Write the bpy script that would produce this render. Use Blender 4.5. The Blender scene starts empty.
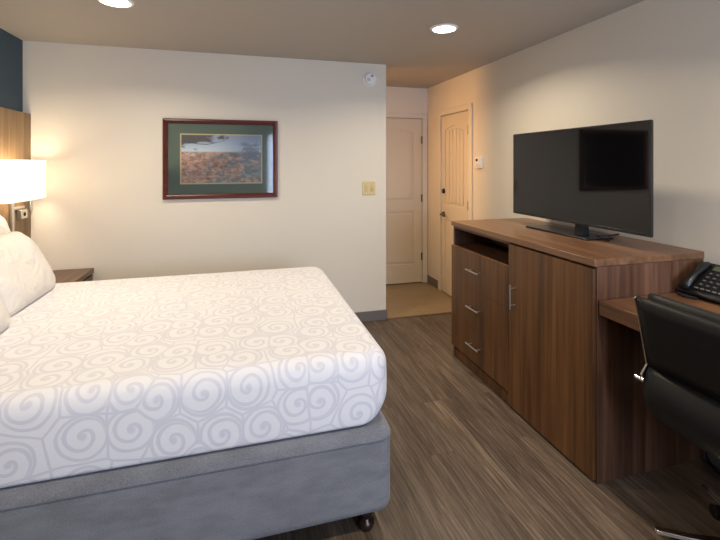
import bpy, bmesh, math, random
from mathutils import Vector, Matrix, noise
random.seed(4)
PI = math.pi
C = bpy.context.scene.collection
S = bpy.context.scene

# ------------------------------------------------------------------ camera
cd = bpy.data.cameras.new('camera'); cam = bpy.data.objects.new('camera', cd); C.objects.link(cam)
cd.sensor_width = 36.0; cd.lens = 36.0 * 424.0 / 720.0
cd.shift_y = -(270 - 163.9) / 720.0
cd.clip_start = 0.05
cam.location = (0, 0, 1.489); cam.rotation_euler = (PI / 2, 0, -0.2718)
S.camera = cam

# ------------------------------------------------------------------ world and light
W = bpy.data.worlds.new('world'); S.world = W; W.use_nodes = True
W.node_tree.nodes['Background'].inputs[0].default_value = (0.75, 0.85, 1.0, 1)
W.node_tree.nodes['Background'].inputs[1].default_value = 0.6
WARM = (1.0, 0.86, 0.66)
DOWN_W = 12.5          # each ceiling downlight
HALL_W = 6.3          # vanity light in the alcove behind the partition
DAY_W = 54.0           # daylight through the window behind the camera
SHADE_E = 1.5
S.view_settings.view_transform = 'Standard'; S.view_settings.look = 'None'
S.view_settings.gamma = 1.0; S.view_settings.use_curve_mapping = False
S.view_settings.exposure = 0.5

def area(name, loc, rot, sx, sy, power, col, shape='RECTANGLE', spread=PI):
    l = bpy.data.lights.new(name, 'AREA'); l.shape = shape; l.size = sx
    if shape in ('RECTANGLE', 'ELLIPSE'): l.size_y = sy
    l.energy = power; l.color = col; l.spread = spread
    o = bpy.data.objects.new(name, l); C.objects.link(o); o.location = loc; o.rotation_euler = rot
    return o
BACK = -1.7
area('window_daylight', (1.3, BACK + 0.03, 1.45), (PI / 2, 0, 0), 1.5, 1.3, DAY_W, (0.60, 0.74, 1.0))

# ------------------------------------------------------------------ measures
XL, YF, XR, YH, XC, H = -1.628, 3.848, 2.2565, 4.925, 1.331, 2.44
BASEH = 0.095

# ------------------------------------------------------------------ materials
def mat(name, col=(.8, .8, .8), rough=.5, metal=0., **kw):
    m = bpy.data.materials.new(name); m.use_nodes = True
    b = m.node_tree.nodes['Principled BSDF']
    b.inputs['Base Color'].default_value = (*col, 1); b.inputs['Roughness'].default_value = rough
    b.inputs['Metallic'].default_value = metal
    for k, v in kw.items(): b.inputs[k].default_value = v
    return m
def N(m, t, **kw):
    n = m.node_tree.nodes.new(t)
    for k, v in kw.items(): setattr(n, k, v)
    return n
def LK(m, a, b): m.node_tree.links.new(a, b)
def bsdf(m): return m.node_tree.nodes['Principled BSDF']
def srgb(r, g, b):
    f = lambda c: (c / 255 / 12.92) if c / 255 <= .04045 else ((c / 255 + .055) / 1.055) ** 2.4
    return (f(r), f(g), f(b))
def coords(m, scale=(1, 1, 1), out='Object', loc=(0, 0, 0)):
    t = N(m, 'ShaderNodeTexCoord'); mp = N(m, 'ShaderNodeMapping')
    mp.inputs['Scale'].default_value = scale; mp.inputs['Location'].default_value = loc
    LK(m, t.outputs[out], mp.inputs['Vector']); return mp.outputs[0]
def ramp(m, fac, stops):
    r = N(m, 'ShaderNodeValToRGB'); e = r.color_ramp.elements
    while len(e) < len(stops): e.new(.5)
    for i, (p, c) in enumerate(stops): e[i].position = p; e[i].color = (*c, 1)
    LK(m, fac, r.inputs[0]); return r.outputs[0]
def noise_tex(m, vec, scale, detail=3, rough=.5, dist=0.):
    n = N(m, 'ShaderNodeTexNoise'); n.inputs['Scale'].default_value = scale
    n.inputs['Detail'].default_value = detail; n.inputs['Roughness'].default_value = rough
    n.inputs['Distortion'].default_value = dist
    LK(m, vec, n.inputs['Vector']); return n
def bump(m, h, strength=.2, dist=.002):
    b = N(m, 'ShaderNodeBump'); b.inputs['Strength'].default_value = strength; b.inputs['Distance'].default_value = dist
    LK(m, h, b.inputs['Height']); LK(m, b.outputs[0], bsdf(m).inputs['Normal'])
def mixc(m, fac, a, b, mode='MIX'):
    n = N(m, 'ShaderNodeMix', data_type='RGBA', blend_type=mode)
    for i, v in ((0, fac), (6, a), (7, b)):
        if isinstance(v, (int, float)): n.inputs[i].default_value = v
        elif isinstance(v, tuple): n.inputs[i].default_value = (*v, 1)
        else: LK(m, v, n.inputs[i])
    return n.outputs[2]
def math_n(m, op, a, b=None, c=None):
    n = N(m, 'ShaderNodeMath', operation=op)
    for i, v in enumerate((a, b, c)):
        if v is None: continue
        if isinstance(v, (int, float)): n.inputs[i].default_value = v
        else: LK(m, v, n.inputs[i])
    return n.outputs[0]

def paint(name, col, bs=.25, sc=60):
    m = mat(name, col, .62)
    n = noise_tex(m, coords(m), sc, 3); bump(m, n.outputs[0], bs, .003); return m
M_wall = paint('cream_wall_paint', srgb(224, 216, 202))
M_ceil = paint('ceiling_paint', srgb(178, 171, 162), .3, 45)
M_blue = paint('blue_accent_paint', srgb(52, 76, 92))
M_door = mat('white_door_paint', srgb(216, 206, 188), .4)
M_trim = mat('white_trim_paint', srgb(222, 214, 200), .45)
M_basebd = mat('grey_vinyl_baseboard', srgb(112, 106, 104), .5)
def wood(name, axis, dark, mid, light, rough=.38, s=1.0, fig=1.0):
    m = mat(name, mid, rough)
    sc = [38 * s, 38 * s, 38 * s]; sc['xyz'.index(axis)] = 1.3 * s
    sc2 = [9 * s, 9 * s, 9 * s]; sc2['xyz'.index(axis)] = .45 * s
    n1 = noise_tex(m, coords(m, tuple(sc)), 1.0, 6, .62, .3)
    n2 = noise_tex(m, coords(m, tuple(sc2), loc=(3.1, 1.7, .4)), 1.0, 4, .55, .8)
    f = math_n(m, 'ADD', math_n(m, 'MULTIPLY', n1.outputs[0], .5), math_n(m, 'MULTIPLY', n2.outputs[0], .5))
    c = ramp(m, f, [(.36, dark), (.5, mid), (.64, light)])
    LK(m, c, bsdf(m).inputs['Base Color'])
    bump(m, n1.outputs[0], .08, .001); return m
WD, WM, WL = srgb(72, 45, 23), srgb(103, 68, 36), srgb(125, 86, 50)
M_woodz = wood('walnut_laminate_vertical', 'z', WD, WM, WL, .46)
M_woody = wood('walnut_laminate_lengthwise', 'y', srgb(84, 58, 38), srgb(114, 80, 55), srgb(138, 101, 72), .33)
M_woodside = wood('walnut_laminate_side', 'z', srgb(70, 46, 34), srgb(96, 66, 49), srgb(122, 88, 68))
M_woodhead = wood('headboard_laminate', 'z', srgb(100, 78, 54), srgb(126, 100, 70), srgb(146, 119, 86), .55)
M_woodnight = wood('nightstand_laminate', 'y', srgb(78, 56, 42), srgb(100, 74, 57), srgb(118, 90, 70), .42)
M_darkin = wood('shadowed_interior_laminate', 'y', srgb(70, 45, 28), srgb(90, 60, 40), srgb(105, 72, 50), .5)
M_chrome = mat('chrome', (.78, .76, .72), .16, 1.0)
M_nickel = mat('satin_nickel', (.62, .60, .56), .3, 1.0)
M_pewter = mat('pewter', (.20, .17, .13), .35, .9)
M_bronze = mat('dark_bronze', srgb(58, 44, 38), .25, .6)
M_black = mat('black_plastic', srgb(22, 23, 25), .35)
M_blackm = mat('matt_black_plastic', srgb(16, 16, 18), .6)
M_screen = mat('dark_glass_screen', (.004, .004, .005), .045, 0., **{'IOR': 1.5})
M_gap = mat('dark_gap', srgb(22, 16, 12), .8)
M_white = mat('white_plastic', srgb(240, 239, 238), .4)
M_almond = mat('almond_plastic', srgb(212, 192, 140), .4)
M_leather = mat('black_leather', srgb(19, 19, 20), .5, **{'Specular IOR Level': .3})
n = noise_tex(M_leather, coords(M_leather), 300, 2); bump(M_leather, n.outputs[0], .15, .001)
M_leather2 = mat('black_leather_padding', srgb(26, 26, 27), .5, **{'Specular IOR Level': .3})

# upholstery of the box base
M_fabric = mat('grey_woven_fabric', srgb(112, 113, 119), .9, **{'Sheen Weight': .2})
n = noise_tex(M_fabric, coords(M_fabric, (1, 1, 1)), 260, 3, .7)
n2 = noise_tex(M_fabric, coords(M_fabric, (1, 1, 3)), 9, 3)
c = ramp(M_fabric, n.outputs[0], [(.3, srgb(90, 91, 96)), (.7, srgb(134, 135, 141))])
c = mixc(M_fabric, .2, c, ramp(M_fabric, n2.outputs[0], [(.35, srgb(80, 82, 88)), (.65, srgb(142, 144, 152))]))
LK(M_fabric, c, bsdf(M_fabric).inputs['Base Color']); bump(M_fabric, n.outputs[0], .5, .002)

# swirl damask bedspread
def damask():
    m = mat('white_swirl_bedspread', (.8, .8, .8), .75, **{'Sheen Weight': .15})
    uv = coords(m, (1, 1, 1), 'UV')
    wob = noise_tex(m, uv, 9, 1)
    off = N(m, 'ShaderNodeVectorMath', operation='MULTIPLY_ADD')
    LK(m, wob.outputs[1], off.inputs[0]); off.inputs[1].default_value = (.02, .02, 0); LK(m, uv, off.inputs[2])
    K = 7.0
    vo = N(m, 'ShaderNodeTexVoronoi', voronoi_dimensions='2D', feature='F1')
    vo.inputs['Scale'].default_value = K; vo.inputs['Randomness'].default_value = .62
    LK(m, off.outputs[0], vo.inputs['Vector'])
    sub = N(m, 'ShaderNodeVectorMath', operation='SUBTRACT')
    LK(m, off.outputs[0], sub.inputs[0]); LK(m, vo.outputs['Position'], sub.inputs[1])
    sp = N(m, 'ShaderNodeSeparateXYZ'); LK(m, sub.outputs[0], sp.inputs[0])
    ang = math_n(m, 'DIVIDE', math_n(m, 'ARCTAN2', sp.outputs[1], sp.outputs[0]), 2 * PI)
    sc = N(m, 'ShaderNodeSeparateColor'); LK(m, vo.outputs['Color'], sc.inputs[0])
    ln = N(m, 'ShaderNodeVectorMath', operation='LENGTH'); LK(m, sub.outputs[0], ln.inputs[0])
    r = ln.outputs['Value']
    ph = math_n(m, 'ADD', math_n(m, 'ADD', ang, math_n(m, 'DIVIDE', r, .043)), sc.outputs[0])
    fr = math_n(m, 'FRACT', ph)
    d = math_n(m, 'ABSOLUTE', math_n(m, 'SUBTRACT', fr, .5))
    line = ramp(m, d, [(.12, (1, 1, 1)), (.17, (0, 0, 0))])
    rim = N(m, 'ShaderNodeTexVoronoi', voronoi_dimensions='2D', feature='DISTANCE_TO_EDGE')
    rim.inputs['Scale'].default_value = K; rim.inputs['Randomness'].default_value = .62
    LK(m, off.outputs[0], rim.inputs['Vector'])
    edge = ramp(m, rim.outputs['Distance'], [(.022, (1, 1, 1)), (.038, (0, 0, 0))])
    inside = ramp(m, math_n(m, 'MULTIPLY', r, 5.0), [(.335, (1, 1, 1)), (.34, (0, 0, 0))])
    ring_ = ramp(m, math_n(m, 'ABSOLUTE', math_n(m, 'SUBTRACT', math_n(m, 'MULTIPLY', r, 5.0), .375)), [(.020, (1, 1, 1)), (.034, (0, 0, 0))])
    line = mixc(m, 1.0, mixc(m, 1.0, line, inside, 'MULTIPLY'), ring_, 'LIGHTEN')
    dot = ramp(m, r, [(.010, (1, 1, 1)), (.013, (0, 0, 0))])
    f = mixc(m, 1.0, mixc(m, 1.0, line, edge, 'LIGHTEN'), dot, 'LIGHTEN')
    col = mixc(m, f, srgb(226, 225, 228), srgb(209, 208, 216))
    LK(m, math_n(m, 'SUBTRACT', .8, math_n(m, 'MULTIPLY', f, .22)), bsdf(m).inputs['Roughness'])
    LK(m, col, bsdf(m).inputs['Base Color'])
    nz = noise_tex(m, uv, 4, 3); s = math_n(m, 'ADD', math_n(m, 'MULTIPLY', nz.outputs[0], 4.0), math_n(m, 'MULTIPLY', f, .25))
    bump(m, s, .25, .004)
    return m
M_spread = damask()
M_linen = mat('white_pillowcase', srgb(222, 218, 213), .8)
n = noise_tex(M_linen, coords(M_linen, (1, 1, 1)), 6, 4, .6, .8); bump(M_linen, n.outputs[0], .9, .035)

# floors
def planks():
    m = mat('vinyl_plank', (.3, .25, .2), .42)
    t = N(m, 'ShaderNodeTexCoord'); sp = N(m, 'ShaderNodeSeparateXYZ'); LK(m, t.outputs['Object'], sp.inputs[0])
    cb = N(m, 'ShaderNodeCombineXYZ'); LK(m, sp.outputs[1], cb.inputs[0]); LK(m, sp.outputs[0], cb.inputs[1])
    def brick(c1, c2, mo):
        b = N(m, 'ShaderNodeTexBrick'); LK(m, cb.outputs[0], b.inputs['Vector'])
        b.offset = .37; b.offset_frequency = 3
        b.inputs['Color1'].default_value = (*c1, 1); b.inputs['Color2'].default_value = (*c2, 1); b.inputs['Mortar'].default_value = (*mo, 1)
        b.inputs['Scale'].default_value = 1; b.inputs['Brick Width'].default_value = 1.22; b.inputs['Row Height'].default_value = .152
        b.inputs['Mortar Size'].default_value = .0012; b.inputs['Mortar Smooth'].default_value = .1; b.inputs['Bias'].default_value = 0
        return b
    b1 = brick((0, 0, 0), (1, 1, 1), (.5, .5, .5))
    sh = N(m, 'ShaderNodeVectorMath', operation='MULTIPLY_ADD'); LK(m, b1.outputs[0], sh.inputs[0]); sh.inputs[1].default_value = (7, 13, 5); LK(m, t.outputs['Object'], sh.inputs[2])
    mp = N(m, 'ShaderNodeMapping'); mp.inputs['Scale'].default_value = (34, 1.6, 1); LK(m, sh.outputs[0], mp.inputs[0])
    g = noise_tex(m, mp.outputs[0], 1, 6, .68, 1.2)
    mp2 = N(m, 'ShaderNodeMapping'); mp2.inputs['Scale'].default_value = (7, .9, 1); LK(m, sh.outputs[0], mp2.inputs[0])
    g2 = noise_tex(m, mp2.outputs[0], 1, 3, .5, 1.6)
    base = ramp(m, g.outputs[0], [(.28, srgb(76, 65, 57)), (.5, srgb(104, 91, 80)), (.72, srgb(136, 122, 110))])
    tone = ramp(m, g2.outputs[0], [(.34, srgb(196, 188, 180)), (.66, srgb(255, 250, 240))])
    c = mixc(m, .75, base, tone, 'MULTIPLY')
    mp3 = N(m, 'ShaderNodeMapping'); mp3.inputs['Scale'].default_value = (150, 5, 1); LK(m, sh.outputs[0], mp3.inputs[0])
    g3 = noise_tex(m, mp3.outputs[0], 1, 4, .7, .8)
    mp4 = N(m, 'ShaderNodeMapping'); mp4.inputs['Scale'].default_value = (1, .16, 1); LK(m, sh.outputs[0], mp4.inputs[0])
    wv = N(m, 'ShaderNodeTexWave', wave_type='RINGS', rings_direction='Z'); LK(m, mp4.outputs[0], wv.inputs['Vector'])
    wv.inputs['Scale'].default_value = 16; wv.inputs['Distortion'].default_value = 7; wv.inputs['Detail'].default_value = 3; wv.inputs['Detail Scale'].default_value = 1.2
    c = mixc(m, .7, c, ramp(m, g3.outputs[0], [(.36, srgb(190, 184, 176)), (.56, (1.08, 1.08, 1.08))]), 'MULTIPLY')
    c = mixc(m, .38, c, ramp(m, wv.outputs[0], [(.0, srgb(165, 155, 146)), (.35, (1.1, 1.1, 1.1))]), 'MULTIPLY')
    pl = mixc(m, b1.outputs[0], (.80, .79, .78), (1.12, 1.1, 1.08)); c = mixc(m, .8, c, pl, 'MULTIPLY')
    c = mixc(m, b1.outputs['Fac'], c, srgb(78, 64, 54))
    LK(m, c, bsdf(m).inputs['Base Color']); bump(m, g.outputs[0], .15, .001)
    return m
M_plank = planks()
def tiles():
    m = mat('beige_floor_tile', (.5, .4, .3), .4)
    v = coords(m, (1, 1, 1), loc=(.1, .12, 0))
    b = N(m, 'ShaderNodeTexBrick'); LK(m, v, b.inputs['Vector']); b.offset = .5
    b.inputs['Color1'].default_value = (*srgb(152, 131, 100), 1); b.inputs['Color2'].default_value = (*srgb(142, 121, 92), 1)
    b.inputs['Mortar'].default_value = (*srgb(116, 97, 72), 1); b.inputs['Scale'].default_value = 1
    b.inputs['Brick Width'].default_value = .61; b.inputs['Row Height'].default_value = .305; b.inputs['Mortar Size'].default_value = .003
    n = noise_tex(m, v, 5, 4); c = mixc(m, .25, b.outputs[0], ramp(m, n.outputs[0], [(.3, srgb(130, 110, 84)), (.7, srgb(168, 148, 118))]))
    LK(m, c, bsdf(m).inputs['Base Color']); return m
M_tile = tiles()

def glass_mat():
    m = bpy.data.materials.new('clear_glass'); m.use_nodes = True; t = m.node_tree; t.nodes.clear()
    o = t.nodes.new('ShaderNodeOutputMaterial'); mx = t.nodes.new('ShaderNodeMixShader'); fr = t.nodes.new('ShaderNodeFresnel'); fr.inputs[0].default_value = 1.45
    tr = t.nodes.new('ShaderNodeBsdfTransparent'); g = t.nodes.new('ShaderNodeBsdfGlossy'); g.inputs['Roughness'].default_value = .06
    t.links.new(fr.outputs[0], mx.inputs[0]); t.links.new(tr.outputs[0], mx.inputs[1]); t.links.new(g.outputs[0], mx.inputs[2]); t.links.new(mx.outputs[0], o.inputs[0])
    return m
M_glass = glass_mat()
def emis(name, col, e):
    m = mat(name, col, .6); b = bsdf(m); b.inputs['Emission Color'].default_value = (*col, 1); b.inputs['Emission Strength'].default_value = e; return m
M_lens = emis('lit_lens', (1., .9, .74), 9.0)
M_shade = emis('lit_lamp_globe', (1., .87, .66), SHADE_E)
def shade_mat():
    m = bpy.data.materials.new('translucent_lamp_shade'); m.use_nodes = True; t = m.node_tree; t.nodes.clear()
    o = t.nodes.new('ShaderNodeOutputMaterial'); mx = t.nodes.new('ShaderNodeMixShader'); mx.inputs[0].default_value = .6
    a = t.nodes.new('ShaderNodeBsdfDiffuse'); a.inputs[0].default_value = (.85, .82, .76, 1); b = t.nodes.new('ShaderNodeBsdfTranslucent'); b.inputs[0].default_value = (.85, .80, .70, 1)
    e = t.nodes.new('ShaderNodeEmission'); e.inputs[0].default_value = (1, .84, .60, 1); e.inputs[1].default_value = .65; ad = t.nodes.new('ShaderNodeAddShader')
    t.links.new(a.outputs[0], mx.inputs[1]); t.links.new(b.outputs[0], mx.inputs[2]); t.links.new(mx.outputs[0], ad.inputs[0]); t.links.new(e.outputs[0], ad.inputs[1]); t.links.new(ad.outputs[0], o.inputs[0]); return m
M_cloth = shade_mat()

# ------------------------------------------------------------------ mesh helpers
def box(bm, x0, x1, y0, y1, z0, z1):
    vs = [bm.verts.new(p) for p in ((x0,y0,z0),(x1,y0,z0),(x1,y1,z0),(x0,y1,z0),(x0,y0,z1),(x1,y0,z1),(x1,y1,z1),(x0,y1,z1))]
    for f in ((3,2,1,0),(4,5,6,7),(0,1,5,4),(1,2,6,5),(2,3,7,6),(3,0,4,7)): bm.faces.new([vs[i] for i in f])
def tube(bm, pts, r, seg=10, closed=False):
    pts = [Vector(p) for p in pts]; rs = r if isinstance(r, (list, tuple)) else [r] * len(pts)
    rings = []; n = len(pts); prev = None
    for i, p in enumerate(pts):
        a = pts[(i - 1) % n] if (closed or i) else p; b = pts[(i + 1) % n] if (closed or i < n - 1) else p
        t = (b - a).normalized()
        if prev is None: u = t.orthogonal().normalized()
        else:
            u = (prev - t * prev.dot(t)); u = u.normalized() if u.length > 1e-6 else t.orthogonal().normalized()
        prev = u; w = t.cross(u)
        rings.append([bm.verts.new(p + (u * math.cos(k * 2 * PI / seg) + w * math.sin(k * 2 * PI / seg)) * rs[i]) for k in range(seg)])
    for i in range(n if closed else n - 1):
        A, B = rings[i], rings[(i + 1) % n]
        for k in range(seg): bm.faces.new((A[k], A[(k + 1) % seg], B[(k + 1) % seg], B[k]))
    if not closed: bm.faces.new(rings[0][::-1]); bm.faces.new(rings[-1])
def lathe(bm, prof, seg=32, axis='z', loc=(0, 0, 0)):
    loc = Vector(loc); rings = []
    for r, h in prof:
        ring = []
        for k in range(seg):
            a = 2 * PI * k / seg; x, y = r * math.cos(a), r * math.sin(a)
            v = {'z': (x, y, h), 'y': (x, h, y), 'x': (h, x, y)}[axis]
            ring.append(bm.verts.new(loc + Vector(v)))
        rings.append(ring)
    for A, B in zip(rings, rings[1:]):
        for k in range(seg): bm.faces.new((A[k], A[(k + 1) % seg], B[(k + 1) % seg], B[k]))
    bm.faces.new(rings[0][::-1]); bm.faces.new(rings[-1])
def prism(bm, poly, d0, d1, plane='xz'):
    """extrude a 2-D outline between d0 and d1 along the remaining axis"""
    def P(a, b, d): return {'xz': (a, d, b), 'yz': (d, a, b), 'xy': (a, b, d)}[plane]
    A = [bm.verts.new(P(a, b, d0)) for a, b in poly]; B = [bm.verts.new(P(a, b, d1)) for a, b in poly]
    n = len(poly); bm.faces.new(A[::-1]); bm.faces.new(B)
    for i in range(n): bm.faces.new((A[i], A[(i + 1) % n], B[(i + 1) % n], B[i]))
def obj(name, bm, m, parent=None, bevel=0, smooth=False, seg=2, angle=35, origin=None, subsurf=0):
    bmesh.ops.recalc_face_normals(bm, faces=bm.faces)
    if origin is not None: bmesh.ops.translate(bm, verts=bm.verts, vec=-Vector(origin))
    me = bpy.data.meshes.new(name); bm.to_mesh(me); bm.free()
    o = bpy.data.objects.new(name, me); C.objects.link(o)
    for x in (m if isinstance(m, list) else [m]): me.materials.append(x)
    if bevel:
        b = o.modifiers.new('bevel', 'BEVEL'); b.width = bevel; b.segments = seg; b.limit_method = 'ANGLE'; b.angle_limit = math.radians(angle)
        b.harden_normals = False
    if subsurf:
        s = o.modifiers.new('sub', 'SUBSURF'); s.levels = subsurf; s.render_levels = subsurf
    if smooth or bevel:
        for p in me.polygons: p.use_smooth = True
        if not subsurf and not (smooth == 'all'):
            try: me.set_sharp_from_angle(angle=math.radians(40))
            except Exception: pass
    if parent: o.parent = parent
    if origin is not None: o.location = origin
    return o
def B(): return bmesh.new()
def boxes(name, lst, m, parent=None, **k):
    bm = B()
    for b in lst: box(bm, *b)
    return obj(name, bm, m, parent, **k)
def thing(name, label, cat, loc=(0, 0, 0), rotz=0, group=None):
    o = bpy.data.objects.new(name, None); C.objects.link(o); o.location = loc; o.rotation_euler = (0, 0, rotz)
    o.empty_display_size = .05; o['label'] = label; o['category'] = cat
    if group: o['group'] = group
    return o
def tag(o, label, cat, group=None):
    o['label'] = label; o['category'] = cat
    if group: o['group'] = group
    return o
def struct(o, label=None, cat='structure'):
    o['kind'] = 'structure'
    if label: o['label'] = label
    o['category'] = cat; return o
def dup(root, loc, label=None):
    r = root.copy(); C.objects.link(r); r.location = loc
    if label: r['label'] = label
    for ch in list(root.children):
        c = ch.copy(); C.objects.link(c); c.parent = r
        for g in ch.children:
            d = g.copy(); C.objects.link(d); d.parent = c
    return r

# ------------------------------------------------------------------ room shell
T = .1
struct(boxes('floor', [(XL - T, XR + T, BACK - T, YF + .006, -T, 0)], M_plank), 'grey brown wood look plank floor of the bedroom', 'floor')
struct(boxes('floor_hallway', [(-.2, XR + T, YF + .006, YH + T, -T, 0)], M_tile), 'beige tiled floor of the entry hallway', 'floor')
struct(boxes('trim_1', [(XC + .004, XR - .002, YF - .016, YF + .014, 0, .004)], mat('brown_threshold', srgb(104, 78, 58), .4), bevel=.002), 'brown threshold strip between planks and tiles', 'threshold')
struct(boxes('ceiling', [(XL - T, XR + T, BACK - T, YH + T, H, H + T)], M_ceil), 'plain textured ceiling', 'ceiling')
struct(boxes('wall_left', [(XL - T, XL, BACK - T, YF, 0, H)], M_blue), 'dark blue accent wall behind the headboard', 'wall')
struct(boxes('wall_far', [(XL - T, XC, YF, YF + .12, 0, H)], M_wall), 'cream wall carrying the framed picture', 'wall')
oy0, oy1, oz = 4.215 - .328, 4.215 + .328, 2.062
ox0, ox1 = 1.77 - .426, 1.77 + .426
struct(boxes('wall_right', [(XR, XR + T, BACK - T, oy0, 0, H), (XR, XR + T, oy1, YH + T, 0, H), (XR, XR + T, oy0, oy1, oz, H), (XR + .06, XR + T, oy0, oy1, 0, oz)], M_wall), 'cream wall behind the television', 'wall')
struct(boxes('wall_hallway', [(-.2, ox0, YH, YH + T, 0, H), (ox1, XR, YH, YH + T, 0, H), (ox0, ox1, YH, YH + T, oz + .01, H), (ox0, ox1, YH + .06, YH + T, 0, oz + .01)], M_wall), 'cream wall at the end of the hallway', 'wall')
struct(boxes('wall_alcove', [(-.3, -.2, YF + .12, YH + T, 0, H)], M_wall), 'side wall of the alcove off the hallway', 'wall')
wx0, wx1, wz0, wz1 = .55, 2.05, .8, 2.1
struct(boxes('wall_back', [(XL, wx0, BACK - T, BACK, 0, H), (wx1, XR, BACK - T, BACK, 0, H), (wx0, wx1, BACK - T, BACK, 0, wz0), (wx0, wx1, BACK - T, BACK, wz1, H)], M_wall), 'wall with the window behind the viewer', 'wall')
w = struct(boxes('window_1', [(wx0, wx0 + .05, BACK - .08, BACK - .03, wz0, wz1), (wx1 - .05, wx1, BACK - .08, BACK - .03, wz0, wz1), (wx0, wx1, BACK - .08, BACK - .03, wz0, wz0 + .05), (wx0, wx1, BACK - .08, BACK - .03, wz1 - .05, wz1), (1.28, 1.32, BACK - .08, BACK - .03, wz0, wz1)], M_trim), 'white framed window behind the viewer', 'window')
boxes('window_pane', [(wx0 + .04, wx1 - .04, BACK - .06, BACK - .055, wz0 + .04, wz1 - .04)], M_glass, w)
# baseboards
b_ = .011
struct(boxes('baseboard_far', [(XL, XC, YF - b_, YF, 0, BASEH), (XC, XC + b_, YF - b_, YF + .12, 0, BASEH)], M_basebd, bevel=.003), 'grey vinyl baseboard along the picture wall', 'baseboard')
struct(boxes('baseboard_right', [(XR - b_, XR, 3.0, 3.79, 0, BASEH), (XR - b_, XR, BACK, 1.6, 0, BASEH)], M_basebd, bevel=.003), 'grey vinyl baseboard below the television wall', 'baseboard')
struct(boxes('baseboard_hallway', [(XR - b_, XR, 4.617, YH, 0, BASEH)], M_basebd, bevel=.003), 'short grey baseboard in the hallway corner', 'baseboard')

# ------------------------------------------------------------------ doors (local: x across, faces -Y, z up, origin at floor)
def arc(x0, x1, zs, rise, n=14):
    return [(x0 + (x1 - x0) * i / n, zs + rise * math.sin(PI * i / n)) for i in range(n + 1)]
def build_door(name, wd, hh, loc, rotz, label, stile, p_low, p_up, planked, hinge_side, hinges, casL=True, z0=.012):
    root = bpy.data.objects.new(name, None); C.objects.link(root); root.location = loc; root.rotation_euler = (0, 0, rotz)
    struct(root, label, 'door')
    x0, x1 = -wd / 2, wd / 2; st = stile
    bm = B(); box(bm, x0, x1, -.012, .02, z0, hh)
    for a, b in ((x0, x0 + st), (x1 - st, x1)): box(bm, a, b, -.022, -.012, z0, hh)
    a, b = x0 + st, x1 - st
    box(bm, a, b, -.022, -.012, z0, p_low[0]); box(bm, a, b, -.022, -.012, p_low[1], p_up[0])
    prism(bm, [(a, hh), (b, hh)] + arc(a, b, p_up[1] - .05, .045)[::-1], -.022, -.012)
    slab = obj('door_leaf', bm, M_door, root)
    # raised fields
    bm = B(); g = .028
    box(bm, a + g, b - g, -.019, -.012, p_low[0] + g, p_low[1] - g)
    if planked:
        k = 5; w_ = (b - a - 2 * g) / k; ar = arc(a + g, b - g, p_up[1] - .05 - g, .042, 40)
        for i in range(k):
            xa, xb = a + g + i * w_ + .004, a + g + (i + 1) * w_ - .004
            za = p_up[1] - .05 - g + .042 * math.sin(PI * (xa - a - g) / (b - a - 2 * g))
            zb = p_up[1] - .05 - g + .042 * math.sin(PI * (xb - a - g) / (b - a - 2 * g))
            prism(bm, [(xa, p_up[0] + g), (xb, p_up[0] + g), (xb, zb), (xa, za)], -.019, -.012)
    else:
        prism(bm, [(a + g, p_up[0] + g), (b - g, p_up[0] + g)] + arc(a + g, b - g, p_up[1] - .05 - g, .042)[::-1], -.019, -.012)
    obj('door_panel', bm, M_door, slab, bevel=.005, seg=2)
    # frame and casing
    cz = hh + .048; cw = .075
    fr = [(x1 + .007, x1 + .02, -.018, .02, 0, hh + .02), (x0 - .02, x0 - .007, -.018, .02, 0, hh + .02), (x0 - .02, x1 + .02, -.018, .02, hh + .007, hh + .02)]
    cs = [(x1 + .010, x1 + cw, -.034, -.0185, 0, cz + .02), (x0 - .010, x1 + .010, -.034, -.0185, hh + .010, cz + .02)]
    if casL: cs.append((x0 - cw, x0 - .010, -.034, -.0185, 0, cz + .02))
    boxes('door_frame', fr, M_trim, root)
    bm = B()
    for q in cs: box(bm, *q)
    obj('door_casing', bm, M_trim, root, bevel=.004)
    hx = x1 + .002 if hinge_side > 0 else x0 - .002
    for hz in hinges:
        bm = B(); tube(bm, [(hx, -.028, hz - .048), (hx, -.028, hz + .048)], .007, 10)
        box(bm, hx - .013, hx + .006, -.0235, -.0215, hz - .045, hz + .045)
        obj('door_hinge', bm, M_pewter, root, smooth=True)
    return root
# hallway end door: hinge side on the right
build_door('door_1', .81, 2.05, (1.77, YH + .016, 0), 0, 'white two panel door at the end of the hallway', .115, (.24, .90), (1.03, 1.93), False, 1, (1.79, 1.06, .33), casL=True)
# door in the right wall (faces -X): local +x is world -y
d2 = build_door('door_2', .615, 2.04, (XR + .016, 4.215, 0), -PI / 2, 'narrow white door with plank panels in the right hand wall', .088, (.24, .86), (1.02, 1.92), True, 1, (1.84, 1.06, .30))
bm = B(); lathe(bm, [(.031, -.036), (.031, -.024), (.034, -.022)], 24, 'y', (-.245, 0, .908))
tube(bm, [(-.245, -.036, .908), (-.245, -.066, .908)], .011); tube(bm, [(-.245, -.066, .908), (-.22, -.07, .909), (-.145, -.064, .906)], [.011, .010, .008])
obj('door_handle', bm, M_pewter, d2, smooth=True)
bm = B(); lathe(bm, [(.020, -.042), (.024, -.038), (.030, -.024), (.031, -.022)], 24, 'y', (-.245, 0, 1.176))
obj('deadbolt', bm, M_bronze, d2, smooth=True)
bm = B(); lathe(bm, [(.006, -.046), (.007, -.042), (.007, -.040)], 12, 'y', (-.245, 0, 1.176)); obj('deadbolt_keyhole', bm, M_nickel, d2)

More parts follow.
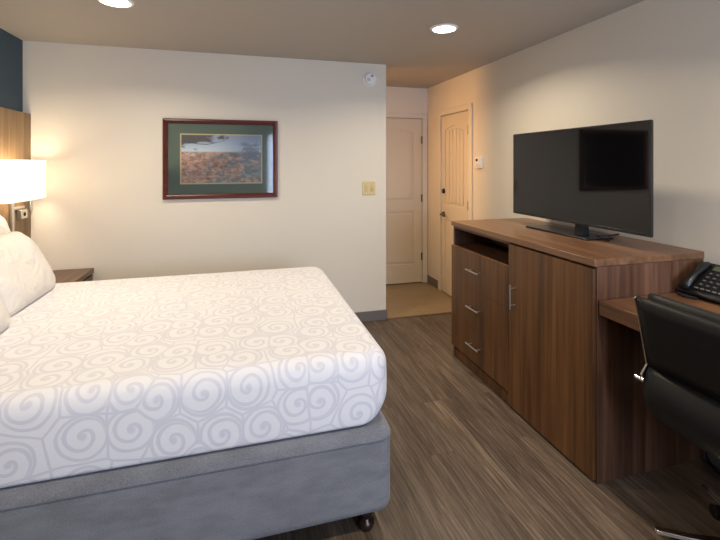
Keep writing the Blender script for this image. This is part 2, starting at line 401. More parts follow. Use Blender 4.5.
# ------------------------------------------------------------------ ceiling lights
def ceiling_light(loc, label):
    t = thing('ceiling_light', label, 'ceiling light', loc, 0, 'round recessed ceiling lights')
    bm = B(); prof = [(.078, -.006), (.080, -.010), (.094, -.007), (.097, 0), (.078, 0)]
    rings = []
    for r, h in prof: rings.append([bm.verts.new((r * math.cos(a * PI / 20), r * math.sin(a * PI / 20), h)) for a in range(40)])
    for i in range(len(rings)):
        A, Bq = rings[i], rings[(i + 1) % len(rings)]
        for k in range(40): bm.faces.new((A[k], A[(k + 1) % 40], Bq[(k + 1) % 40], Bq[k]))
    obj('trim_ring', bm, M_white, t, smooth=True)
    bm = B(); lathe(bm, [(.078, -.004), (.078, -.0075)], 40); obj('light_lens', bm, M_lens, t)
    return t
cl = ceiling_light((1.366, 2.705, H), 'round lit ceiling light near the hallway opening')
spots = [(1.366, 2.705), (-.71, 2.765), (1.366, .5), (-.71, .5)]
dup(cl, (-.71, 2.765, H), 'round lit ceiling light above the bed, cut by the top edge of the photo')
for k, p in enumerate(spots[2:]): dup(cl, (p[0], p[1], H), 'added round ceiling light nearer to the window, out of view')  # unseen pair, added to light the near part of the room
for x, y in spots: area('downlight_lamp', (x, y, H - .012), (0, 0, 0), .15, .15, DOWN_W, WARM, 'DISK', math.radians(150))
hl = ceiling_light((.75, 4.45, H), 'round ceiling light of the alcove hidden behind the partition wall')
area('alcove_lamp', (.02, 4.42, 1.95), (math.radians(78), 0, -PI / 2 - .33), .6, .15, HALL_W, (1.0, .52, .20), 'RECTANGLE', math.radians(80))
vl = thing('vanity_light', 'long vanity light of the alcove, hidden behind the partition wall', 'wall lamp', (-.2, 4.42, 1.95))
boxes('back_plate', [(0, .04, -.32, .32, -.05, .05)], M_nickel, vl, bevel=.004)
for k in (-1, 0, 1):
    bm = B(); lathe(bm, [(.03, -.07), (.055, -.03), (.055, .05), (.03, .07)], 20, 'z', (.1, k * .2, 0)); obj('lamp_globe', bm, M_shade, vl, smooth=True)

# ------------------------------------------------------------------ bed
BX1, BY0, BY1, ZT = .588, 1.60, 3.205, .726
bed = thing('bed_base', 'grey fabric upholstered bed base on dark turned feet', 'bed base', (-.5, 2.385, 0))
def rbox_pts(x0, x1, y0, y1, z0, z1, r, nseg=6, vert_r=None):
    pass
def rounded_box(bm, x0, x1, y0, y1, z0, z1, r, rt, rb, nc=8, ne=6, sag=None):
    """box whose plan has corner radius r and whose top / bottom edges are rounded by rt / rb"""
    def ring(z, inset):
        pts = []
        R = max(r - inset, .004)
        for cx, cy, a0 in ((x1 - inset - R, y1 - inset - R, 0), (x0 + inset + R, y1 - inset - R, 90), (x0 + inset + R, y0 + inset + R, 180), (x1 - inset - R, y0 + inset + R, 270)):
            for k in range(nc + 1):
                a = math.radians(a0 + 90 * k / nc); pts.append((cx + R * math.cos(a), cy + R * math.sin(a), z))
        return pts
    prof = [(z0 + rb * (1 - math.cos(a)), rb * (1 - math.sin(a))) for a in [PI / 2 * k / ne for k in range(ne + 1)]]
    prof = [(z0, rb * .9)] + [(z0 + rb * (1 - math.cos(PI / 2 * k / ne)), rb * (1 - math.sin(PI / 2 * k / ne))) for k in range(1, ne + 1)]
    mid = 10
    for k in range(1, mid): prof.append((z0 + rb + (z1 - z0 - rb - rt) * k / mid, 0))
    prof += [(z1 - rt + rt * math.sin(PI / 2 * k / ne), rt * (1 - math.cos(PI / 2 * k / ne))) for k in range(ne + 1)]
    rings = [[bm.verts.new(p) for p in ring(z, i)] for z, i in prof]
    n = len(rings[0])
    for A, Bq in zip(rings, rings[1:]):
        for k in range(n): bm.faces.new((A[k], A[(k + 1) % n], Bq[(k + 1) % n], Bq[k]))
    bm.faces.new(rings[0][::-1]); bm.faces.new(rings[-1])
    return rings
bm = B(); rounded_box(bm, XL + .07, BX1, BY0, BY1, .092, .388, .06, .004, .04)
ob = obj('upholstered_box', bm, M_fabric, None, smooth='all')
def reparent(o, p):
    o.parent = p; o.matrix_parent_inverse = Matrix.Translation(-Vector(p.location)); return o
reparent(ob, bed)
bm = B()
rings = []
for z_, i_ in ((.386, .004), (.3885, -.003), (.396, -.003), (.425, .010), (.436, .020), (.4385, .034), (.4385, .30)):
    R_ = .062 - min(i_, .05); q = []
    for cx_, cy_, a0 in ((BX1 - i_ - R_, BY1 - i_ - R_, 0), (XL + .07 + i_ + R_, BY1 - i_ - R_, 90), (XL + .07 + i_ + R_, BY0 + i_ + R_, 180), (BX1 - i_ - R_, BY0 + i_ + R_, 270)):
        for k in range(9):
            a = math.radians(a0 + 90 * k / 8); q.append(bm.verts.new((cx_ + R_ * math.cos(a), cy_ + R_ * math.sin(a), z_)))
    rings.append(q)
for A, Bq in zip(rings, rings[1:]):
    for k in range(36): bm.faces.new((A[k], A[(k + 1) % 36], Bq[(k + 1) % 36], Bq[k]))
bm.faces.new(rings[0][::-1]); bm.faces.new(rings[-1])
reparent(obj('top_band', bm, M_fabric, None, smooth='all'), bed)['label'] = 'slightly raised fabric band around the top'
for fx, fy in ((.49, 1.672), (.49, 3.09), (-1.4, 1.672), (-1.4, 3.09)):
    bm = B(); lathe(bm, [(.018, 0), (.030, .004), (.036, .018), (.034, .032), (.022, .042), (.020, .05), (.031, .060), (.034, .074), (.030, .1)], 24, 'z', (fx, fy, 0))
    reparent(obj('leg', bm, M_bronze, None, smooth='all'), bed)
# mattress under its cover, unrolled UVs so that the swirls run over the edge
mx0, mx1, my0, my1, mz0 = XL + .075, .586, 1.616, 3.19, .4385
bm = B()
import itertools
nx, ny, nz = 60, 44, 12
def mpos(u, v, wz):
    """u,v in [-1,1] on a superellipsoid-like rounded box"""
    return None
rounded_box(bm, mx0, mx1, my0, my1, mz0, ZT, .105, .066, .022, nc=14, ne=8)
# refine the top face into a grid by poking rings inward
bm.faces.ensure_lookup_table()
for v in bm.verts:
    p = v.co
    n_ = noise.noise(Vector((p.x * 3.1, p.y * 3.1, p.z * 2)))
    side = 1 - max(0, (p.z - mz0) / (ZT - mz0))
    if p.z < mz0 + .06: v.co.z += .006 * noise.noise(Vector((p.x * 14, p.y * 14, 0)))
    bul = math.sin(PI * min(1, max(0, (p.z - mz0) / (ZT - mz0)))) * .006
    q_ = max(0, 1 - (p.z - mz0) / .10); wq = max(0, min(1, (p.x - mx1 + .30) / .30))
    if p.x > mx1 - .30: v.co.x -= .045 * q_ * q_ * wq; v.co.z += .014 * q_ * wq * wq
    if p.x > mx1 - .12: v.co.x += bul
    if p.y < my0 + .03: v.co.y -= bul
o = obj('bedspread', bm, M_spread, None, smooth='all')
me = o.data; uvl = me.uv_layers.new(name='UVMap')
for poly in me.polygons:
    n_ = poly.normal
    for li in poly.loop_indices:
        c = me.vertices[me.loops[li].vertex_index].co
        down = max(0, ZT - c.z); rt_ = .066
        def unroll(t):
            t = max(t, 0)
            return rt_ * math.atan2(t, rt_ - down) if down < rt_ else rt_ * PI / 2 + down - rt_
        fc = poly.center
        ty0, ty1, tx1, tx0 = my0 + rt_ - fc.y, fc.y - my1 + rt_, fc.x - mx1 + rt_, mx0 + rt_ - fc.x
        big = max(ty0, ty1, tx1, tx0)
        if big <= 0 or len(poly.vertices) > 4: uv = (c.x, c.y)
        elif big == ty0: uv = (c.x, my0 + rt_ - unroll(my0 + rt_ - c.y))
        elif big == ty1: uv = (c.x, my1 - rt_ + unroll(c.y - my1 + rt_))
        elif big == tx1: uv = (mx1 - rt_ + unroll(c.x - mx1 + rt_), c.y)
        else: uv = (mx0 + rt_ - unroll(mx0 + rt_ - c.x), c.y)
        uvl.data[li].uv = uv
o.name = 'mattress'
tag(o, 'thick mattress wrapped in a white bedspread with pale grey swirls', 'mattress')

# pillows
def pillow_mesh(seed, wy=.66, hz=.45, th=.23):
    bm = B(); n = 26; top = {}; bot = {}
    for i in range(n + 1):
        for j in range(n + 1):
            u = -1 + 2 * i / n; v = -1 + 2 * j / n
            pin = 1 - .07 * (u * u) * (v * v) ; edge_in = 1 - .045 * (1 - v * v) * abs(u) ** 3
            y = u * wy / 2 * pin * (1 - .05 * (1 - abs(v) ** 2) * abs(u) ** 4); z = v * hz / 2 * (1 - .05 * (1 - u * u) * abs(v) ** 4)
            t = th / 2 * ((1 - abs(u) ** 4.5) * (1 - abs(v) ** 2.8)) ** .46
            q = Vector((u * 1.7 + seed, v * 1.7, seed * 2.3))
            wr = .010 * noise.noise(q) + .006 * noise.noise(q * 3)
            t2 = max(t + (wr if t > .02 else 0), 0)
            top[i, j] = bm.verts.new((t2, y, z))
            bot[i, j] = top[i, j] if (i in (0, n) or j in (0, n)) else bm.verts.new((-max(t + .8 * wr, 0), y, z))
    for i in range(n):
        for j in range(n):
            bm.faces.new((top[i, j], top[i + 1, j], top[i + 1, j + 1], top[i, j + 1]))
            bm.faces.new((bot[i, j], bot[i, j + 1], bot[i + 1, j + 1], bot[i + 1, j]))
    return bm
for k, (loc, lean, rz, lab, wy, th_) in enumerate((
    ((-1.250, 2.755, .884), -30, 0, 'white pillow leaning in front, at the side nearest the picture wall', .66, .235),
    ((-1.478, 2.96, .945), -9, 0, 'white pillow standing behind, against the headboard below the lamp', .68, .17),
    ((-1.190, 2.085, .884), -31, 0, 'white pillow in the foreground at the left edge of the photo', .66, .235),
    ((-1.478, 2.08, .955), -9, 0, 'white pillow behind the foreground one, outside the photo', .68, .17))):
    p = obj('pillow', pillow_mesh(k * 3.7 + 1, wy, .45, th_), M_linen, None, smooth='all', subsurf=1)
    p.location = loc; p.rotation_euler = (0, math.radians(lean), math.radians(rz))
    tag(p, lab, 'pillow', 'white pillows at the head of the bed')

# headboard panel
hb = thing('headboard', 'tall wood headboard panel below the blue accent wall', 'headboard', (XL, 2.4, 0))
bm = B(); box(bm, .0005, .055, -1.55, 1.446, 0, 1.875)
obj('wood_panel', bm, M_woodhead, hb, bevel=.002)

# wall lamp
wl = thing('wall_lamp', 'lit square wall lamp with white shade on the headboard', 'wall lamp', (-1.573, 3.47, 1.36))
bm = B()
def bow(y): return .138 + .022 * (1 - (y / .275) ** 2)
ys = [-.275 + .55 * k / 16 for k in range(17)]
out = [(0.012, -.275)] + [(bow(y), y) for y in ys] + [(0.012, .275)]
inn = [(0.012, -.271)] + [(bow(y) - .004, y * .985) for y in ys] + [(0.012, .271)]
for z0_, z1_ in ((-.124, .156),):
    A = [bm.verts.new((x, y, z0_)) for x, y in out]; A2 = [bm.verts.new((x, y, z1_)) for x, y in out]
    Bi = [bm.verts.new((x, y, z0_)) for x, y in inn]; B2 = [bm.verts.new((x, y, z1_)) for x, y in inn]
    for k in range(len(out) - 1):
        bm.faces.new((A[k], A[k + 1], A2[k + 1], A2[k])); bm.faces.new((Bi[k + 1], Bi[k], B2[k], B2[k + 1]))
        bm.faces.new((A2[k], A2[k + 1], B2[k + 1], B2[k])); bm.faces.new((A[k + 1], A[k], Bi[k], Bi[k + 1]))
obj('lamp_shade', bm, M_cloth, wl)
boxes('wall_bracket', [(0.0, .018, .06, .09, -.374, -.10), (.0, .014, .088, .25, -.200, -.180)], M_nickel, wl, bevel=.003)
boxes('pull_switch', [(.0, .016, .335, .355, -.23, -.15)], M_nickel, wl, bevel=.003)
sb = boxes('outlet_box', [(.002, .035, .15, .24, -.272, -.205)], M_nickel, wl, bevel=.004)
bm = B(); lathe(bm, [(.013, .045), (.015, .048), (.013, .051)], 16, 'x', (-.012, .195, -.24)); obj('outlet_socket', bm, M_gap, sb)
bm = B(); lathe(bm, [(.02, -.05), (.032, 0), (.03, .03), (.012, .055)], 16, 'z', (.07, 0, 0)); obj('light_bulb', bm, M_lens, wl, smooth='all')
l = bpy.data.lights.new('wall_lamp_bulb', 'POINT'); l.energy = 8.0; l.color = (1.0, .80, .54); l.shadow_soft_size = .09
lo = bpy.data.objects.new('wall_lamp_bulb', l); C.objects.link(lo); lo.location = (-1.573 + .085, 3.47, 1.40)

# nightstand
ns = thing('nightstand', 'brown wooden nightstand between bed and picture wall', 'nightstand', (-1.35, 3.56, 0))
boxes('top', [(-.222, .214, -.27, .268, .622, .66)], M_woodnight, ns, bevel=.002)
boxes('body', [(-.22, .19, -.26, .262, .08, .618)], M_woodnight, ns, bevel=.002)
boxes('drawer', [(.191, .208, -.255, .257, .40, .607)], M_woodnight, ns, bevel=.002)
boxes('drawer', [(.191, .208, -.255, .257, .10, .395)], M_woodnight, ns, bevel=.002)
boxes('plinth', [(-.21, .17, -.25, .25, 0, .08)], M_gap, ns)

# ------------------------------------------------------------------ framed picture
px0, px1, pz0, pz1 = -.633, .307, 1.192, 1.870
cx, cz = (px0 + px1) / 2, (pz0 + pz1) / 2; hw, hh_ = (px1 - px0) / 2, (pz1 - pz0) / 2
pic = thing('framed_picture', 'red-brown framed landscape picture with a green mat', 'picture', (cx, YF, cz))
def frame_mesh(bm, w0, h0, prof):
    rings = []
    for ins, d in prof:
        a, b = w0 - ins, h0 - ins; rings.append([bm.verts.new(p) for p in ((-a, d, -b), (a, d, -b), (a, d, b), (-a, d, b))])
    for i in range(len(rings)):
        A, Bq = rings[i], rings[(i + 1) % len(rings)]
        for k in range(4): bm.faces.new((A[k], A[(k + 1) % 4], Bq[(k + 1) % 4], Bq[k]))
bm = B(); frame_mesh(bm, hw, hh_, [(0, -.001), (0, -.022), (.006, -.030), (.020, -.032), (.027, -.025), (.036, -.020), (.041, -.015), (.041, -.001)])
M_red = wood('mahogany_frame', 'x', srgb(62, 22, 20), srgb(84, 32, 28), srgb(102, 42, 35), .35)
obj('frame', bm, M_red, pic)
M_matg = mat('green_mat_board', srgb(98, 113, 98), .7)
M_cream = mat('cream_fillet', srgb(214, 196, 152), .5)
boxes('mat', [(-hw + .039, hw - .039, -.009, -.002, -hh_ + .039, hh_ - .039)], M_matg, pic)
ow, oh = .327, .204; oz = 0.0
bm = B(); frame_mesh(bm, ow + .010, oh + .010, [(0, -.0092), (0, -.0125), (.010, -.0125), (.010, -.0092)])
obj('fillet', bm, M_cream, pic)
def art():
    m = mat('landscape_print', (.5, .5, .5), .6)
    t = N(m, 'ShaderNodeTexCoord'); sp = N(m, 'ShaderNodeSeparateXYZ'); LK(m, t.outputs['Object'], sp.inputs[0]); v = t.outputs['Object']
    x, z = sp.outputs[0], sp.outputs[2]
    nb = noise_tex(m, coords(m, (1, 1, 1.6)), 22, 5, .7, .6); nc = noise_tex(m, coords(m, (1, 1, 2.2), loc=(2, 0, 1)), 7, 4, .6, .5)
    gr = ramp(m, nb.outputs[0], [(.3, srgb(122, 98, 90)), (.44, srgb(176, 142, 124)), (.56, srgb(214, 172, 146)), (.7, srgb(226, 212, 200))])
    gg = ramp(m, nb.outputs[0], [(.3, srgb(104, 118, 116)), (.5, srgb(146, 152, 148)), (.7, srgb(184, 188, 184))])
    mk = math_n(m, 'ADD', nc.outputs[0], math_n(m, 'MULTIPLY', x, .35))
    ground = mixc(m, ramp(m, mk, [(.47, (0, 0, 0)), (.6, (1, 1, 1))]), gr, gg)
    zz = math_n(m, 'ADD', math_n(m, 'MULTIPLY', z, 3.2), .1)
    sky = ramp(m, zz, [(.25, srgb(222, 232, 234)), (.6, srgb(170, 184, 200)), (.9, srgb(140, 146, 170))])
    hz = math_n(m, 'ADD', z, math_n(m, 'MULTIPLY', nb.outputs[0], .01))
    isky = ramp(m, math_n(m, 'SUBTRACT', hz, .06), [(.0, (0, 0, 0)), (.012, (1, 1, 1))])
    c = mixc(m, isky, ground, sky)
    # overhanging dark foliage at the upper left, bare tree at the right
    fol = math_n(m, 'ADD', math_n(m, 'ADD', math_n(m, 'MULTIPLY', z, 3.4), math_n(m, 'MULTIPLY', x, -1.1)), math_n(m, 'MULTIPLY', nc.outputs[0], 1.2))
    c = mixc(m, ramp(m, fol, [(1.22, (0, 0, 0)), (1.0, (1, 1, 1))]) if False else ramp(m, math_n(m, 'MULTIPLY', math_n(m, 'SUBTRACT', fol, 1.18), 5.0), [(.2, (0, 0, 0)), (.8, (1, 1, 1))]), c, srgb(96, 92, 92))
    dx = math_n(m, 'MULTIPLY', math_n(m, 'SUBTRACT', x, .235), 1.2); dzz = math_n(m, 'SUBTRACT', z, .055)
    rr = math_n(m, 'SQRT', math_n(m, 'ADD', math_n(m, 'MULTIPLY', dx, dx), math_n(m, 'MULTIPLY', dzz, dzz)))
    tr = math_n(m, 'ADD', rr, math_n(m, 'MULTIPLY', math_n(m, 'SUBTRACT', nb.outputs[0], .5), .35))
    c = mixc(m, ramp(m, tr, [(.07, (.8, .8, .8)), (.11, (0, 0, 0))]), c, srgb(140, 146, 158))
    LK(m, c, bsdf(m).inputs['Base Color']); return m
boxes('print', [(-ow, ow, -.0105, -.0092, -oh, oh)], art(), pic)
# branch printed across the sky, part of the print
bm = B()
tube(bm, [(-.29, -.0106, .150), (-.2, -.0106, .128), (-.12, -.0106, .125), (-.05, -.0106, .140), (.03, -.0106, .165)], [.004, .003, .003, .002, .001], 6)
for q in bm.verts: q.co.y = -.0106 + (q.co.y + .0106) * .05
obj('printed_branch', bm, mat('branch_ink', srgb(70, 72, 76), .6), pic)
boxes('glass', [(-hw + .0405, hw - .0405, -.0150, -.0142, -hh_ + .0405, hh_ - .0405)], M_glass, pic)

# ------------------------------------------------------------------ smoke detector, switch, thermostat
sd = thing('smoke_detector', 'round white smoke detector high on the picture wall', 'smoke detector', (1.165, YF, 2.288))
bm = B(); lathe(bm, [(.070, -.001), (.070, -.016), (.066, -.02)], 40, 'y'); obj('base_ring', bm, M_white, sd, smooth=True)
bm = B(); lathe(bm, [(.058, -.02), (.058, -.036), (.050, -.046), (.02, -.049)], 40, 'y'); obj('cover', bm, M_white, sd, smooth=True)
bm = B(); lathe(bm, [(.012, -.047), (.012, -.052), (.010, -.053)], 20, 'y', (.012, 0, .026)); obj('test_button', bm, mat('grey_plastic', srgb(150, 148, 146), .5), sd)
bm = B()
for k in range(3): box(bm, -.035, -.005, -.0498, -.047, -.02 + k * .009, -.0165 + k * .009)
obj('sounder_slots', bm, mat('slot_grey', srgb(120, 118, 116), .6), sd)
sw = thing('light_switch', 'almond double switch plate on the picture wall', 'light switch', (1.158, YF, 1.260))
boxes('cover_plate', [(-.064, .064, -.008, -.0005, -.063, .063)], M_almond, sw, bevel=.003)
for k in (-1, 1):
    s = boxes('rocker' if k < 0 else 'toggle', [(k * .029 - .016, k * .029 + .016, -.0105, -.0078, -.034, .034)], mat('almond_rocker', srgb(204, 182, 128), .4), sw, bevel=.002)
    if k > 0:
        bm = B(); tube(bm, [(k * .029, -.009, -.002), (k * .029, -.022, -.012)], [.006, .004], 8); obj('switch_lever', bm, mat('switch_lever', srgb(190, 150, 96), .4), s)
th = thing('thermostat', 'small white thermostat beside the right hand door', 'thermostat', (XR, 3.697, 1.500))
boxes('housing', [(-.028, -.0005, -.055, .055, -.052, .058)], M_white, th, bevel=.005)
boxes('display', [(-.0295, -.0275, .0, .035, .015, .038)], mat('dark_red_display', srgb(58, 22, 18), .25), th)
boxes('button', [(-.030, -.0275, -.03, .03, -.022, -.016), (-.030, -.0275, -.03, .03, -.036, -.030)], mat('pale_grey_plastic', srgb(196, 194, 190), .5), th)

# ------------------------------------------------------------------ dresser
CX, CY0, CY1, CZ = 1.590, 1.602, 2.990, 1.0455
dr = thing('dresser', 'tall walnut dresser with drawers, open shelf and door under the television', 'dresser', (CX, CY0, 0))
L = CY1 - CY0; D = XR - CX - .002; ys_ = 2.262 - CY0
boxes('top', [(-.018, D, -.004, L + .004, 1.011, CZ)], M_woody, dr, bevel=.0025)
boxes('side_panel', [(.0, D, 0, .020, .0, 1.0105)], M_woodside, dr, bevel=.0015)
boxes('side_panel', [(.0, D, L - .020, L, .0, 1.0105)], M_woodside, dr, bevel=.0015)
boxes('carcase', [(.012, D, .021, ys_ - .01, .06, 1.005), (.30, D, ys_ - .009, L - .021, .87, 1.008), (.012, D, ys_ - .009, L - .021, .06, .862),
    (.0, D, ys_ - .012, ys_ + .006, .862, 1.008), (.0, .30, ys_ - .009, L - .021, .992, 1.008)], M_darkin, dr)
boxes('plinth', [(.006, D - .02, .0205, L - .0205, 0, .0585)], M_woodz, dr)
door = boxes('door', [(-.016, .0035, .008, ys_ - .004, .014, 1.0)], M_woodz, dr, bevel=.0015)
def bar(bm, p, q, posts, r=.005, out=-.032):
    tube(bm, [p, q], r, 10)
    for s in posts: tube(bm, [s, (s[0] - (out + .0), s[1], s[2])], .0042, 8)
bm = B(); hy = ys_ - .068
tube(bm, [(-.050, hy, .622), (-.050, hy, .768)], .0055, 10)
for z in (.645, .745): tube(bm, [(-.050, hy, z), (-.014, hy, z)], .0045, 8)
obj('handle', bm, M_nickel, door, smooth=True)['label'] = 'vertical satin metal bar handle'
edges = [.090, .337, .600, .862]
for k in range(3):
    d = boxes('drawer', [(-.016, .0035, ys_ + .000, L + .001, edges[k] + .0006, edges[k + 1] - .0006)], M_woodz, dr, bevel=.001)
    hz = (.212, .476, .737)[k]; bm = B(); yc = (2.637 - CY0)
    tube(bm, [(-.050, yc - .080, hz), (-.050, yc + .080, hz)], .0055, 10)
    for s in (-.055, .055): tube(bm, [(-.050, yc + s, hz), (-.014, yc + s, hz)], .0045, 8)
    obj('handle', bm, M_nickel, d, smooth=True)

# television
tv = thing('television', 'black flat screen television standing on the walnut dresser', 'television', (1.948, 2.177, CZ))
hwid = .551; zb, zt = .080, .662
boxes('rear_housing', [(.003, .012, -hwid + .001, hwid - .001, zb + .001, zt - .001), (.012, .030, -hwid + .05, hwid - .05, zb + .03, zt - .05), (.030, .062, -.36, .36, zb + .04, zb + .36)], M_blackm, tv, bevel=.006)
bm = B(); bz = .009
for q in ((-.007, .003, -hwid, hwid, zt - bz, zt), (-.007, .003, -hwid, hwid, zb, zb + .016), (-.007, .003, -hwid, -hwid + bz, zb + .016, zt - bz), (-.007, .003, hwid - bz, hwid, zb + .016, zt - bz)): box(bm, *q)
obj('bezel', bm, M_black, tv, bevel=.0012)
boxes('screen', [(-.0055, .0029, -hwid + bz, hwid - bz, zb + .016, zt - bz)], M_screen, tv)
st = boxes('stand_base', [(-.036, .160, -.175, .37, .0, .012)], M_black, tv, bevel=.004)
bm = B(); prism(bm, [(.012, .012), (.075, .012), (.055, .16), (.032, .16)], -.085, -.025, 'xz'); obj('stand_neck', bm, M_blackm, tv, bevel=.003)
bm = B(); tube(bm, [(.03, -.30, .0), (.02, -.25, .006), (.05, -.19, .008), (.14, -.20, .006), (.25, -.16, .006)], .0045, 8)
cbm = obj('power_cord', bm, M_blackm, None, smooth=True); cbm.parent = tv; cbm.location = (.05, .08, .004)

# desk
dk = thing('desk', 'walnut desk top joined to the side of the dresser', 'desk', (CX, .1, 0))
DL = CY0 - .1 - .001
boxes('desk_top', [(.003, D, 0, DL - .006, .790, .856)], M_woody, dk, bevel=.0025)
boxes('end_panel', [(.03, D, .02, .045, 0, .789)], M_woodside, dk, bevel=.0015)
boxes('modesty_panel', [(D - .06, D - .04, .046, DL - .006, .35, .789)], M_woodside, dk)

# telephone
ph = thing('telephone', 'black desk telephone with keypad beside the dresser', 'telephone', (2.155, 1.472, .857), 0)
bm = B()   # wedge profile in x/z, y across; x- is the user's side
prism(bm, [(-.115, .016), (-.10, .010), (.085, .006), (.085, .135), (.055, .148), (-.112, .030)], -.115, .115, 'xz'); 
obj('body', bm, M_black, ph, bevel=.006)
for sx in (-.08, .06):
    for sy in (-.09, .09):
        bm = B(); lathe(bm, [(.010, 0), (.010, .012)], 12, 'z', (sx, sy, 0)); obj('foot', bm, M_blackm, ph)
dirv = Vector((.167, 0, .118)).normalized(); nrm = Vector((-dirv.z, 0, dirv.x)); org = Vector((-.112, 0, .030))
def onface(bm, a0, a1, y0, y1, h0, h1):
    vs = []
    for h in (h0, h1):
        for a, y in ((a0, y0), (a1, y0), (a1, y1), (a0, y1)): vs.append(bm.verts.new(org + dirv * a + nrm * h + Vector((0, y, 0))))
    for f in ((3,2,1,0),(4,5,6,7),(0,1,5,4),(1,2,6,5),(2,3,7,6),(3,0,4,7)): bm.faces.new([vs[i] for i in f])
M_key = mat('pale_key_legend', srgb(118, 117, 114), .5); M_keyd = mat('dark_key', srgb(44, 44, 46), .4)
bm = B(); onface(bm, .02, .19, -.105, .045, .0, .003); fp = obj('faceplate', bm, M_blackm, ph, bevel=.001)
bm = B(); onface(bm, .155, .185, -.09, .03, .003, .005); obj('display', bm, mat('phone_display', srgb(92, 96, 78), .3), ph)
bm = B(); onface(bm, .16, .182, -.02, -.09, .004, .0058); obj('display_label', bm, mat('violet_paper', srgb(120, 112, 160), .6), ph)
for r in range(4):
    for c_ in range(3):
        a = .045 + r * .026; y = .030 - c_ * .030
        bm = B(); onface(bm, a, a + .015, y - .019, y, .003, .007); k = obj('key', bm, M_keyd, ph, bevel=.001)
        bm = B(); onface(bm, a + .005, a + .011, y - .014, y - .004, .007, .0073); obj('key_mark', bm, M_key, k)
bm = B()
for c_ in range(5): onface(bm, .024, .031, .035 - c_ * .026 - .016, .035 - c_ * .026, .003, .006)
obj('function_keys', bm, M_key, ph)
bm = B()
pts = [org + dirv * a + nrm * h + Vector((0, .068, 0)) for a, h in ((.0, .006), (.02, .016), (.09, .022), (.165, .016), (.190, .004))]
tube(bm, pts, [.012, .018, .014, .018, .012], 14)
for v in bm.verts: v.co.y = .068 + (v.co.y - .068) * 1.35
obj('handset', bm, M_black, ph, smooth='all')
bm = B(); pts = []
for k in range(160):
    a = k * .9; t_ = k / 159; c0 = Vector((-.125 - .01 * math.sin(t_ * PI), .09 - .09 * t_, .009)); pts.append(c0 + Vector((math.sin(a) * .005, 0, math.cos(a) * .005)))
tube(bm, pts, .0016, 5); obj('coiled_cord', bm, M_blackm, ph, smooth=True)

# ------------------------------------------------------------------ office chair (faces +X, origin on floor under the column)
ch = thing('office_chair', 'black leather swivel chair with chrome frame pushed up to the desk', 'chair', (1.84, 1.075, 0))
def slab_path(bm, path, th, y0, y1, ny=14, edge=.6):
    """upholstered sheet: a path in x/z given thickness, rounded on its long sides"""
    P_ = [Vector((a, 0, b)) for a, b in path]; n = len(P_); rows = []
    for i in range(n):
        t = (P_[min(i + 1, n - 1)] - P_[max(i - 1, 0)]).normalized(); nn = Vector((-t.z, 0, t.x))
        tt = th[i] if isinstance(th, (list, tuple)) else th
        ring = []
        for s in (1, -1):
            rng = range(ny + 1) if s > 0 else range(ny, -1, -1)
            for k in rng:
                u = -1 + 2 * k / ny; y = (y0 + y1) / 2 + u * (y1 - y0) / 2
                e = max(0, 1 - abs(u) ** 10) ** .5 * .9 + .1
                ring.append(bm.verts.new(P_[i] + nn * (s * tt / 2 * e) + Vector((0, y, 0))))
        rows.append(ring)
    m_ = len(rows[0])
    for A, Bq in zip(rows, rows[1:]):
        for k in range(m_): bm.faces.new((A[k], A[(k + 1) % m_], Bq[(k + 1) % m_], Bq[k]))
    bm.faces.new(rows[0][::-1]); bm.faces.new(rows[-1])
yw = .282
bm = B(); slab_path(bm, [(-.232, .655), (-.250, .72), (-.272, .82), (-.292, .90), (-.298, .935), (-.290, .952)], [.02, .028, .028, .03, .03, .02], -yw, yw)
obj('backrest_shell', bm, M_leather, ch, smooth='all')
bm = B(); slab_path(bm, [(-.175, .60), (-.195, .70), (-.222, .80), (-.243, .90), (-.250, .945), (-.246, .958), (-.236, .962)], [.05, .055, .05, .042, .034, .022, .01], -yw + .01, yw - .01)
obj('backrest_cushion', bm, M_leather2, ch, smooth='all')
bm = B(); slab_path(bm, [(-.238, .662), (-.250, .640), (-.262, .60), (-.268, .56), (-.258, .52), (-.228, .480), (-.16, .455), (0, .445), (.16, .45), (.24, .445), (.27, .42)],
                    [.012, .03, .036, .04, .045, .05, .07, .075, .075, .06, .03], -yw + .004, yw - .004)
obj('seat', bm, M_leather, ch, smooth='all')
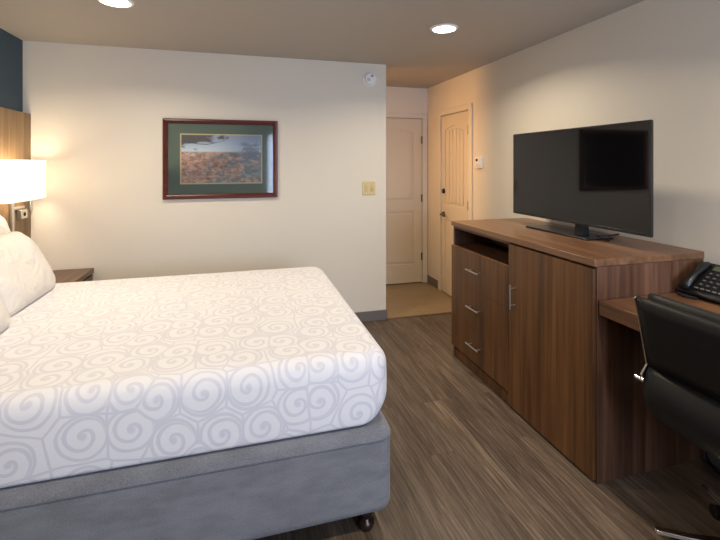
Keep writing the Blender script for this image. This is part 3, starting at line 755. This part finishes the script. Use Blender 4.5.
for s in (-1, 1):
    bm = B(); y = s * (yw + .003)
    prism(bm, [(-.304, .945), (-.296, .950), (-.270, .845), (-.232, .665), (-.240, .66), (-.279, .84)], y - .003, y + .003, 'xz')
    fr_ = obj('back_frame', bm, M_chrome, ch)
    bm = B(); prism(bm, [(-.236, .675), (-.222, .60), (-.262, .612), (-.270, .630)], y - .004, y + .004, 'xz')
    tube(bm, [(-.262, y - .01, .606), (-.262, y + s * .030, .606)], .009, 12)
    obj('frame_bracket', bm, M_chrome, ch, smooth=True)
bm = B(); lathe(bm, [(.028, .07), (.028, .20), (.018, .205), (.018, .36), (.05, .365), (.09, .385)], 20); obj('gas_lift', bm, M_black, ch, smooth=True)
for k in range(5):
    a = math.radians(141.6 + 72 * k); d = Vector((math.cos(a), math.sin(a), 0)); p = Vector((-d.y, d.x, 0))
    bm = B()
    prof = [(.02, .085, .11, .022), (.12, .075, .098, .018), (.26, .062, .078, .014), (.368, .056, .070, .013)]
    rows = [[bm.verts.new(d * r + p * s * w_ + Vector((0, 0, z))) for s, z in ((-1, za), (1, za), (1, zb_), (-1, zb_))] for r, za, zb_, w_ in prof]
    for A, Bq in zip(rows, rows[1:]):
        for q in range(4): bm.faces.new((A[q], A[(q + 1) % 4], Bq[(q + 1) % 4], Bq[q]))
    bm.faces.new(rows[0][::-1]); bm.faces.new(rows[-1])
    lg = obj('base_leg', bm, M_chrome, ch, bevel=.003); lg.location = (0, -.02, 0)
    c_ = d * .275; bm = B()
    for s in (-1, 1):
        q0 = c_ + p * s * .012; q1 = c_ + p * s * .028
        tube(bm, [q0 + Vector((0, 0, .026)), q0 * .2 + q1 * .8 + Vector((0, 0, .026)), q1 + Vector((0, 0, .026))], [.026, .026, .021], 20)
    tube(bm, [c_ + Vector((0, 0, .03)), c_ + Vector((0, 0, .066))], .008, 8); tube(bm, [c_ - p * .02 + Vector((0, 0, .026)), c_ + p * .02 + Vector((0, 0, .026))], .01, 8)
    obj('caster', bm, M_black, lg, smooth=True)

# cable lying at the foot of the wall below the desk
bm = B(); tube(bm, [(2.235, 1.585, .12), (2.232, 1.57, .02), (2.21, 1.52, .007), (2.19, 1.42, .006), (2.20, 1.25, .006), (2.22, 1.0, .006), (2.235, .7, .006)], .005, 8)
tag(obj('power_cable', bm, M_blackm, None, smooth=True), 'thin black cable on the floor under the desk', 'cable')
